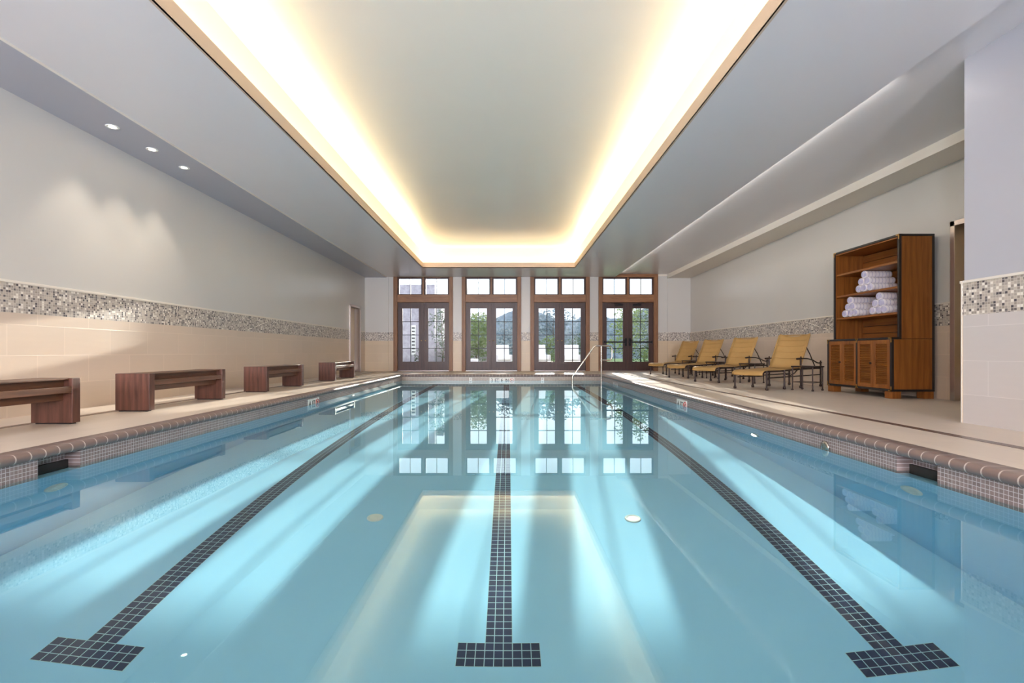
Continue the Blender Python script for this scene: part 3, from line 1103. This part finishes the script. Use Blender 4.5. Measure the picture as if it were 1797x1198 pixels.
# feet
for x, y in ((A(CX) + .0, .0), (A(CX), LY - .13), (-.14, .0), (-.14, LY - .13)):
    cpart('foot', M['teak'], [(x + .004, x + .134, y, y + .13, 0, zl0)], .005)
# louvred doors
half = (LY / 2 - .014 - .028) / 2
doors_y = []
for base in (.028, LY / 2 + .014):
    for j in (0, 1):
        doors_y.append((base + j * half + .002, base + (j + 1) * half - .002))
for di, (a, b) in enumerate(doors_y):
    z0_, z1_ = zl0 + .034, zl1 - .016
    st_ = .048
    fx0, fx1 = A(CX) + .0, A(CX) + .022
    d = cpart('door', M['teak'], [(fx0, fx1, a, a + st_, z0_, z1_), (fx0, fx1, b - st_, b, z0_, z1_),
                                 (fx0, fx1, a + st_, b - st_, z0_, z0_ + .055), (fx0, fx1, a + st_, b - st_, z1_ - .055, z1_)], .002)
    lv = MB(); n_ = 22
    for i in range(n_):
        zc = z0_ + .055 + (z1_ - z0_ - .11) * (i + .5) / n_
        Mx = Matrix.Translation((fx0 + .012, 0, zc)) @ Matrix.Rotation(math.radians(-38), 4, 'Y')
        lv.box(-.013, .013, a + st_, b - st_, -.003, .003, Mx)
    lv.build('louvre', M['teak_y'], d)
    cpart('backing', M['teak'], [(fx1 + .002, fx1 + .006, a + st_, b - st_, z0_ + .05, z1_ - .05)], 0, d)
    if di in (1, 3):
        ky = a + .024
        MB().lathe([(.004, 0), (.006, -.012), (.016, -.016), (.018, -.024), (.010, -.03), (.001, -.031)], (fx0, ky, (z0_ + z1_) / 2 + .01), 14, 'x').build('knob', M['bronze'], d)
# brass corner brackets
br_ = []
for (x, y, z, sy, sz) in [(A(XU), -.007, zt_, 1, -1), (A(XU), LY + .007, zt_, -1, -1), (A(CX), -.007, zl1 + .018, 1, -1), (A(CX), LY + .007, zl1 + .018, -1, -1),
                          (A(CX), -.007, zl0, 1, 1), (A(CX), LY + .007, zl0, -1, 1)]:
    cpart('corner_bracket', M['brass'], [(x - .006, x - .003, y, y + sy * .06, z, z + sz * .02), (x - .006, x - .003, y, y + sy * .02, z, z + sz * .07)], 0)
for z, sz in ((zl1 + .018, -1), (zl0, 1)):
    cpart('corner_bracket', M['brass'], [(A(CX) - .006, A(CX) - .003, LY / 2 - .03, LY / 2 + .03, z, z + sz * .02), (A(CX) - .006, A(CX) - .003, LY / 2 - .012, LY / 2 + .012, z, z + sz * .06)], 0)

# ------------------------------------------------------------------ rolled towels
TR = 0.0575


def make_towel():
    mb = MB(); L = .40; n = 22
    prof = [(.0, .03), (.012, .0), (.045, -.004), (.052, -.0)]
    # body with soft shoulders and slight waist between bands
    rr = [(.030, .004), (.050, .0), (TR - .002, .010)]
    k = 16
    for i in range(k + 1):
        x = .012 + (L - .024) * i / k
        rr.append((TR - .0015 * (1 - math.cos(2 * math.pi * x / .052)), x))
    rr += [(.050, L), (.02, L - .002)]
    mb.lathe([(r, h) for r, h in rr], (0, 0, TR), n, 'x')
    o = mb.build('rolled_towel', M['towel'])
    sp = MB()
    pts = []
    for i in range(60):
        a = i / 59 * 2 * math.pi * 2.6
        r = .006 + (TR - .012) * i / 59
        pts.append((-.001 + .002 * (i / 59), r * math.cos(a), TR + r * math.sin(a)))
    sp.tube(pts, .0028, 5)
    sp.build('spiral_edge', M['towel_edge'], o)
    return o


tw0 = make_towel(); first = True
DZ = TR * 2 * .868
spec = []
for sh, z, y0_, nm in (('upper', 1.561, 7.47, 'on upper filled shelf'), ('lowerA', 1.201, 7.77, 'in the lower far stack'), ('lowerB', 1.201, 7.19, 'in the lower near stack')):
    names = [[('bottom row, farthest back', 0), ('bottom row, middle', 1), ('bottom row, nearest', 2)], [('second row, farther one', .5), ('second row, nearer one', 1.5)], [('single one on top', 1.0)]]
    for r_, row in enumerate(names):
        for nme, u in row:
            spec.append((y0_ - u * .1165, z + r_ * (DZ + .002), 'rolled blue-banded towel ' + nm + ', ' + nme))
for y, z, lab in spec:
    o = tw0 if first else copy_tree(tw0)
    first = False
    o.location = (5.405 + R.uniform(-.01, .01), y, z)
    tag(o, lab, 'towel', 'rolled towels on the cabinet shelves')

# ------------------------------------------------------------------ handrail
hr = empty('pool_handrail', (2.52, 13.1, 0))
tag(hr, 'bent stainless steel grab rail rising from the far right end of the pool', 'handrail')
H = lambda x: x - 2.52
r_ = .021
zt = .815
pts = [(H(1.735), 0, zfloor(13.1)), (H(1.735), 0, -.06)] + [(H(1.735) + .012, 0, .0), (H(1.80), 0, .06)] + [(H(2.28), 0, .735), (H(2.315), 0, .785), (H(2.36), 0, .812)] + \
      [(H(2.40), 0, zt), (H(2.72), 0, zt)] + [(H(2.72) + .09 * math.sin(math.radians(a)), 0, zt - .09 + .09 * math.cos(math.radians(a))) for a in (22, 45, 68, 90)] + \
      [(H(2.81), 0, .52)] + [(H(2.72) + .09 * math.cos(math.radians(a)), 0, .515 - .09 * math.sin(math.radians(a))) for a in (22, 45, 68, 90)] + [(H(2.54), 0, .425)]
MB().tube(pts, r_, 14).build('rail', M['chrome'], hr)
MB().tube([(0, 0, zfloor(13.1)), (0, 0, zt)], r_, 14).build('post', M['chrome'], hr)
for x in (H(1.735), 0):
    MB().lathe([(.022, .03), (.045, .012), (.048, 0)], (x, 0, zfloor(13.1)), 18).build('escutcheon', M['chrome'], hr)

# ------------------------------------------------------------------ pool fittings


def wall_disc(name, x, out, y, z, r, label, cat, lit, group):
    e = empty(name, (x, y, z))
    tag(e, label, cat, group)
    k = -out
    MB().lathe([(r, 0), (r * .97, k * .012), (r * .75, k * .02), (r * .72, k * .012)], n=28, axis='x').build('bezel', M['chrome'] if lit else M['white'], e)
    MB().lathe([(r * .72, 0), (r * .7, k * .014), (r * .4, k * .022), (.001, k * .025)], n=28, axis='x').build('lens', M['pool_lamp'] if lit else M['white'], e)


wall_disc('pool_light', XR_P, 1, 5.25, WATER_Z - .50, .085, 'glowing round underwater lamp on the lounger side pool wall', 'pool light', True, 'glowing underwater lamps')
wall_disc('pool_light', XL, -1, 9.6, WATER_Z - .42, .085, 'glowing round underwater lamp on the bench side pool wall', 'pool light', True, 'glowing underwater lamps')
wall_disc('pool_inlet', XR_P, 1, 3.21, WATER_Z - .43, .085, 'round white underwater fitting below the lounger side skimmer', 'pool inlet', False, 'white underwater fittings')
wall_disc('pool_inlet', XL, -1, 3.30, WATER_Z - .48, .085, 'round white underwater fitting below the bench side skimmer', 'pool inlet', False, 'white underwater fittings')
for x, y, lb in ((-1.03, 3.74, 'round white drain cover on the pool floor, left of the centre lane line'), (0.96, 3.73, 'round white drain cover on the pool floor, right of the centre lane line')):
    o = MB().lathe([(.062, 0), (.062, .008), (.052, .014), (.048, .010), (.03, .012), (.001, .014)], n=28).build('drain_cover', M['white'], loc=(x, y, zfloor(y)))
    tag(o, lb, 'drain cover', 'drain covers on the pool floor')
    receivers.append(o)
o = MB().lathe([(.028, 0), (.05, -.004), (.05, -.014), (.03, -.018), (.001, -.016)], n=24, axis='x').build('wall_return', M['chrome'], loc=(XR_P, 4.08, -.158))
tag(o, 'small oval metal return fitting at the waterline on the lounger side', 'pool fitting')

# depth marker tiles
BF = None


def text_obj(body, size, mat, parent, loc, rot):
    cu = bpy.data.curves.new('lettering', 'FONT')
    cu.body = body; cu.size = size; cu.align_x = 'CENTER'; cu.align_y = 'CENTER'; cu.extrude = .0006; cu.offset = .0015
    cu.materials.append(mat)
    o = bpy.data.objects.new('lettering', cu); COL.objects.link(o)
    me = bpy.data.meshes.new_from_object(o)
    bpy.data.objects.remove(o)
    if not me.materials: me.materials.append(mat)
    o = bpy.data.objects.new('lettering', me); COL.objects.link(o)
    o.parent = parent; o.location = loc; o.rotation_euler = rot
    return o


def marker(label, origin, rz, chars, tw=.145, th=.155, zc=-.168, tile=True, ink='ink'):
    """tiles run along local +x, face local -y"""
    e = empty('depth_marker', (origin[0], origin[1], zc), rz)
    tag(e, label, 'depth marker', 'pool depth markers')
    n = len(chars)
    for i, ch in enumerate(chars):
        cx = (i - (n - 1) / 2) * tw
        t_ = MB().box(cx - tw / 2 + .001, cx + tw / 2 - .001, -.004, .002, -th / 2, th / 2).build('tile', M['sign'] if tile else M['wl_y'], e, bevel=.001) if tile else None
        par = t_ if t_ else e
        if ch == 'NO':
            ring = MB()
            pts_ = [(cx + .055 * math.cos(a * math.pi / 16), -.006, .055 * math.sin(a * math.pi / 16)) for a in range(33)]
            ring.tube(pts_, .006, 6, False)
            ring.tube([(cx - .039, -.006, .039), (cx + .039, -.006, -.039)], .005, 6)
            ring.build('no_diving_ring', M['red'], par)
            fg = MB().tube([(cx + .02, -.005, .018), (cx, -.005, .0), (cx - .025, -.005, -.012)], .006, 6)
            fg.lathe([(.008, 0), (.008, -.002)], (cx - .034, -.004, -.02), 10, 'y')
            fg.build('diver_figure', M['ink'], par)
        else:
            text_obj(ch, .125 if len(ch) == 1 else .115, M[ink], par, (cx, -.0046, 0), (math.pi / 2, 0, 0))
    return e


marker('white tile depth marker 3 FT 6 IN on the far pool wall', (-.185, Y_FAR), 0, ['3', 'FT', '6', 'IN', 'NO'])
marker('white tile depth marker reading 4 FT on the bench side pool wall', (XL, 7.67), math.pi / 2, ['4', 'FT', 'NO'])
marker('white tile depth marker reading 4 FT on the lounger side pool wall', (XR_P, 7.47), -math.pi / 2, ['4', 'FT', 'NO'])
marker('pale depth lettering on the bench side pool wall near the far corner', (XL, 12.75), math.pi / 2, ['3', 'FT', '6', 'IN'], tile=False, ink='sign')
marker('pale depth lettering on the lounger side pool wall near the far corner', (XR_P, 12.1), -math.pi / 2, ['3', 'FT', '6', 'IN'], tile=False, ink='sign')
for x, lb in ((-1.09, 'tiny white tile on the far pool wall left of the depth marker'), (.99, 'tiny white tile on the far pool wall near the grab rail')):
    o = MB().box(x - .042, x + .042, Y_FAR - .005, Y_FAR, -.245, -.095).build('marker_tile', M['sign'], bevel=.001)
    tag(o, lb, 'marker tile', 'small white tiles on the far pool wall')
    g_ = MB().box(x - .02, x + .02, Y_FAR - .0065, Y_FAR - .005, -.155, -.145); g_.box(x - .02, x + .02, Y_FAR - .0065, Y_FAR - .005, -.125, -.115)
    g_.box(x - .02, x - .012, Y_FAR - .0065, Y_FAR - .005, -.145, -.125)
    g_.build('mark', M['walnut'], o)

# ------------------------------------------------------------------ outdoors
mb = MB().box(-40, 50, YB + .3, 90, -.1, -.03); struct(mb.build('ground', M['grass']))
mb = MB().box(-9, 10, YB + .3, 21.6, -.1, -.02); struct(mb.build('ground_terrace', M['terrace']))
# rear of the terrace: low stone wall, tall stone wall at left
gw = MB().box(-12, -3.35, 22.0, 22.35, -.1, 3.72).build('wall_garden', M['stone']); struct(gw)
o = MB().box(-3.35, -.9, 22.6, 22.9, -.1, 1.15).build('wall_planter', M['stone']); struct(o)
hp = []
for i in range(41):
    x = -30 + i * 2.0
    hp.append((x, 4.6 + .9 * math.sin(x * .31 + 1) + .5 * math.sin(x * .83) + (1.2 if 8 < x < 26 else 0)))
hm = MB()
vs = []
for x, h in hp:
    vs += [(x, 52, -.1), (x, 53.5, h * .6), (x, 57, h), (x, 64, h * .5)]
fs = []
for i in range(40):
    for k in range(3):
        a = i * 4 + k
        fs.append((a, a + 4, a + 5, a + 1))
hm.add(vs, fs, True)
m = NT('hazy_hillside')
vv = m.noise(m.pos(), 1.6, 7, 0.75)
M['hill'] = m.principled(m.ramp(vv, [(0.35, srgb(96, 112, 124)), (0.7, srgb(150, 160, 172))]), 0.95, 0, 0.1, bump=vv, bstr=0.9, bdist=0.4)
struct(hm.build('hills', M['hill']))
bd = empty('building', (-6.2, 31.0, -.03))
tag(bd, 'pale lavender building beyond the stone wall, seen through the first transom', 'building')
MB().box(-3.0, 1.9, 0, 5, 0, 4.15).build('wall', M['stone'], bd)
MB().box(-3.3, 2.1, -.35, 5.3, 4.15, 4.33).build('roof', M['terrace'], bd, bevel=.02)
MB().box(.9, 1.35, -.03, .05, 3.55, 3.75).build('window', M['white'], bd)
vt = empty('wall_louvre', (-4.32, 21.97, 1.25))
tag(vt, 'tall narrow white louvred panel on the outdoor stone wall', 'louvre')
MB().box(-.11, .11, -.0, .03, -.72, .62).build('frame', M['white'], vt)
for k in range(8):
    MB().box(-.06, .075, -.035, 0, -.62 + k * .155, -.56 + k * .155).build('slat', M['iron'], vt)


def leaf_cloud(mb, c, rad, n, size, flat=.6):
    for _ in range(n):
        while True:
            p = Vector((R.uniform(-1, 1), R.uniform(-1, 1), R.uniform(-1, 1)))
            if .3 < p.length < 1: break
        q = Vector((c[0] + p.x * rad[0], c[1] + p.y * rad[1], c[2] + p.z * rad[2]))
        u = Vector((R.gauss(0, 1), R.gauss(0, 1), R.gauss(0, flat))).normalized()
        w = u.cross(Vector((R.gauss(0, 1), R.gauss(0, 1), R.gauss(0, 1)))).normalized()
        s_ = size * R.uniform(.6, 1.3)
        mb.add([q - u * s_, q + w * s_ * .45, q + u * s_, q - w * s_ * .45], [(0, 1, 2, 3)])


def tree(name, x, y, h, w, n, size, leaf, label, cat, group=None, trunk=True, base=.0, lobes=6):
    e = empty(name, (x, y, -.03))
    tag(e, label, cat, group)
    mb = MB()
    for k in range(lobes):
        a = R.uniform(0, 6.28); t_ = (k + .5) / lobes
        zz = base + (h - base) * (.12 + .76 * t_)
        rr = w * (.5 if lobes > 1 else 0) * math.sin(math.pi * (.15 + .75 * t_))
        leaf_cloud(mb, (rr * .7 * math.cos(a), rr * .7 * math.sin(a), zz), (w * .5, w * .5, (h - base) / lobes * .95), n // lobes, size)
    mb.build('foliage', leaf, e)
    if trunk:
        tk = MB().tube([(0, 0, 0), (.05, .02, h * .3), (-.04, 0, h * .6), (.02, 0, h * .85)], .06, 8, radii=[.03 * h * .45, .024 * h * .45, .016 * h * .45, .006 * h * .45])
        for k in range(5):
            a = R.uniform(0, 6.28); z_ = h * R.uniform(.3, .7)
            tk.tube([(0, 0, z_), (w * .3 * math.cos(a), w * .3 * math.sin(a), z_ + h * .14)], .01 * h * .3, 5)
        tk.build('trunk', M['bark'], e)
    return e


tree('young_tree', 5.05, 20.5, 2.9, 1.5, 900, .07, M['leaf_green'], 'young leafy tree close outside the glazed door with push bars', 'tree', None, True, .5)
tree('leafy_bush', 7.0, 23.4, 3.0, 2.4, 3200, .06, M['leaf_dark'], 'tall dense bush outside, filling the right leaf of the push bar door', 'bush', None, False, 0)
tree('leafy_bush', 6.4, 20.6, .85, 1.3, 900, .06, M['leaf_green'], 'low bright green bush outside the door with push bars', 'bush', None, False, 0, 3)
tree('climbing_shrub', -1.45, 21.5, 2.5, 1.3, 2600, .06, M['leaf_green'], 'green shrub seen through the left leaf of the second door set', 'shrub', None, True, .1)
tree('climbing_shrub', -2.9, 21.2, 2.8, .9, 700, .06, M['leaf_dark'], 'thin shrub against the stone wall seen through the first door set', 'shrub', None, True, .3)
tree('leafy_bush', -3.75, 21.3, .75, .55, 260, .05, M['leaf_dark'], 'small round bush at the foot of the louvred stone wall', 'bush', None, False, 0, 2)
tree('leafy_bush', 1.95, 22.0, 1.5, .9, 700, .06, M['leaf_green'], 'loose green bush behind the white chairs outside the third door set', 'bush', None, True, .2)
tree('leafy_bush', .1, 23.2, 2.2, 1.7, 1500, .07, M['leaf_blue'], 'pale bush outside, behind the chair of the second door set', 'bush', None, False, 0)
tree('leafy_bush', 3.9, 23.5, 1.7, 1.6, 1000, .06, M['leaf_dark'], 'dark bush outside between third and fourth door sets', 'bush', None, False, 0)
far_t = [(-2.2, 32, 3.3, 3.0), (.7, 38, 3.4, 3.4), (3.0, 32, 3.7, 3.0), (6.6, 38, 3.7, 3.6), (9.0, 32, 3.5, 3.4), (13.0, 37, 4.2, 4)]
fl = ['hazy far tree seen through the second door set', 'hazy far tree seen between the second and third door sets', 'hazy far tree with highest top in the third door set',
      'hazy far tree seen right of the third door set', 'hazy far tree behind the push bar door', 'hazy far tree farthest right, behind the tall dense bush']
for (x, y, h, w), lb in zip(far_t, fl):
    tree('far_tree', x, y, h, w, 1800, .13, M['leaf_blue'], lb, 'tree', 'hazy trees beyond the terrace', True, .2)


def make_chair():
    e = empty('garden_armchair')
    MB().box(-.31, .31, -.33, .3, .0, .30).build('base', M['wicker'], e, bevel=.03)
    MB().box(-.27, .27, -.34, .22, .30, .42).build('seat_cushion', M['white'], e, bevel=.04)
    b_ = MB(); Mx = Matrix.Translation((0, .27, .3)) @ Matrix.Rotation(math.radians(-10), 4, 'X')
    b_.box(-.30, .30, -.05, .05, -.0, .68, Mx); b_.build('backrest', M['wicker'], e, bevel=.03)
    for s in (-1, 1):
        MB().box(s * .25, s * .34, -.33, .25, .28, .56).build('armrest', M['wicker'], e, bevel=.025)
    return e


ch0 = make_chair()
for k, (x, y, rz, lb) in enumerate([(-.22, 20.2, .15, 'white garden armchair outside the second door set'), (1.34, 20.0, .2, 'white garden armchair outside the left leaf of the third door set'),
                                   (2.62, 20.0, -.1, 'white garden armchair outside the right leaf of the third door set')]):
    o = ch0 if k == 0 else copy_tree(ch0)
    o.location = (x, y, -.02); o.rotation_euler = (0, 0, rz)
    tag(o, lb, 'armchair', 'white garden armchairs on the terrace')
o = MB().lathe([(.2, 0), (.24, .05), (.24, .36), (.2, .4), (.001, .41)], n=24).build('garden_pouf', M['wicker'], loc=(-1.42, 19.6, -.02))
tag(o, 'round white pouf on the terrace outside the second door set', 'pouf')

for o in receivers:
    o.cycles.is_caustics_receiver = True
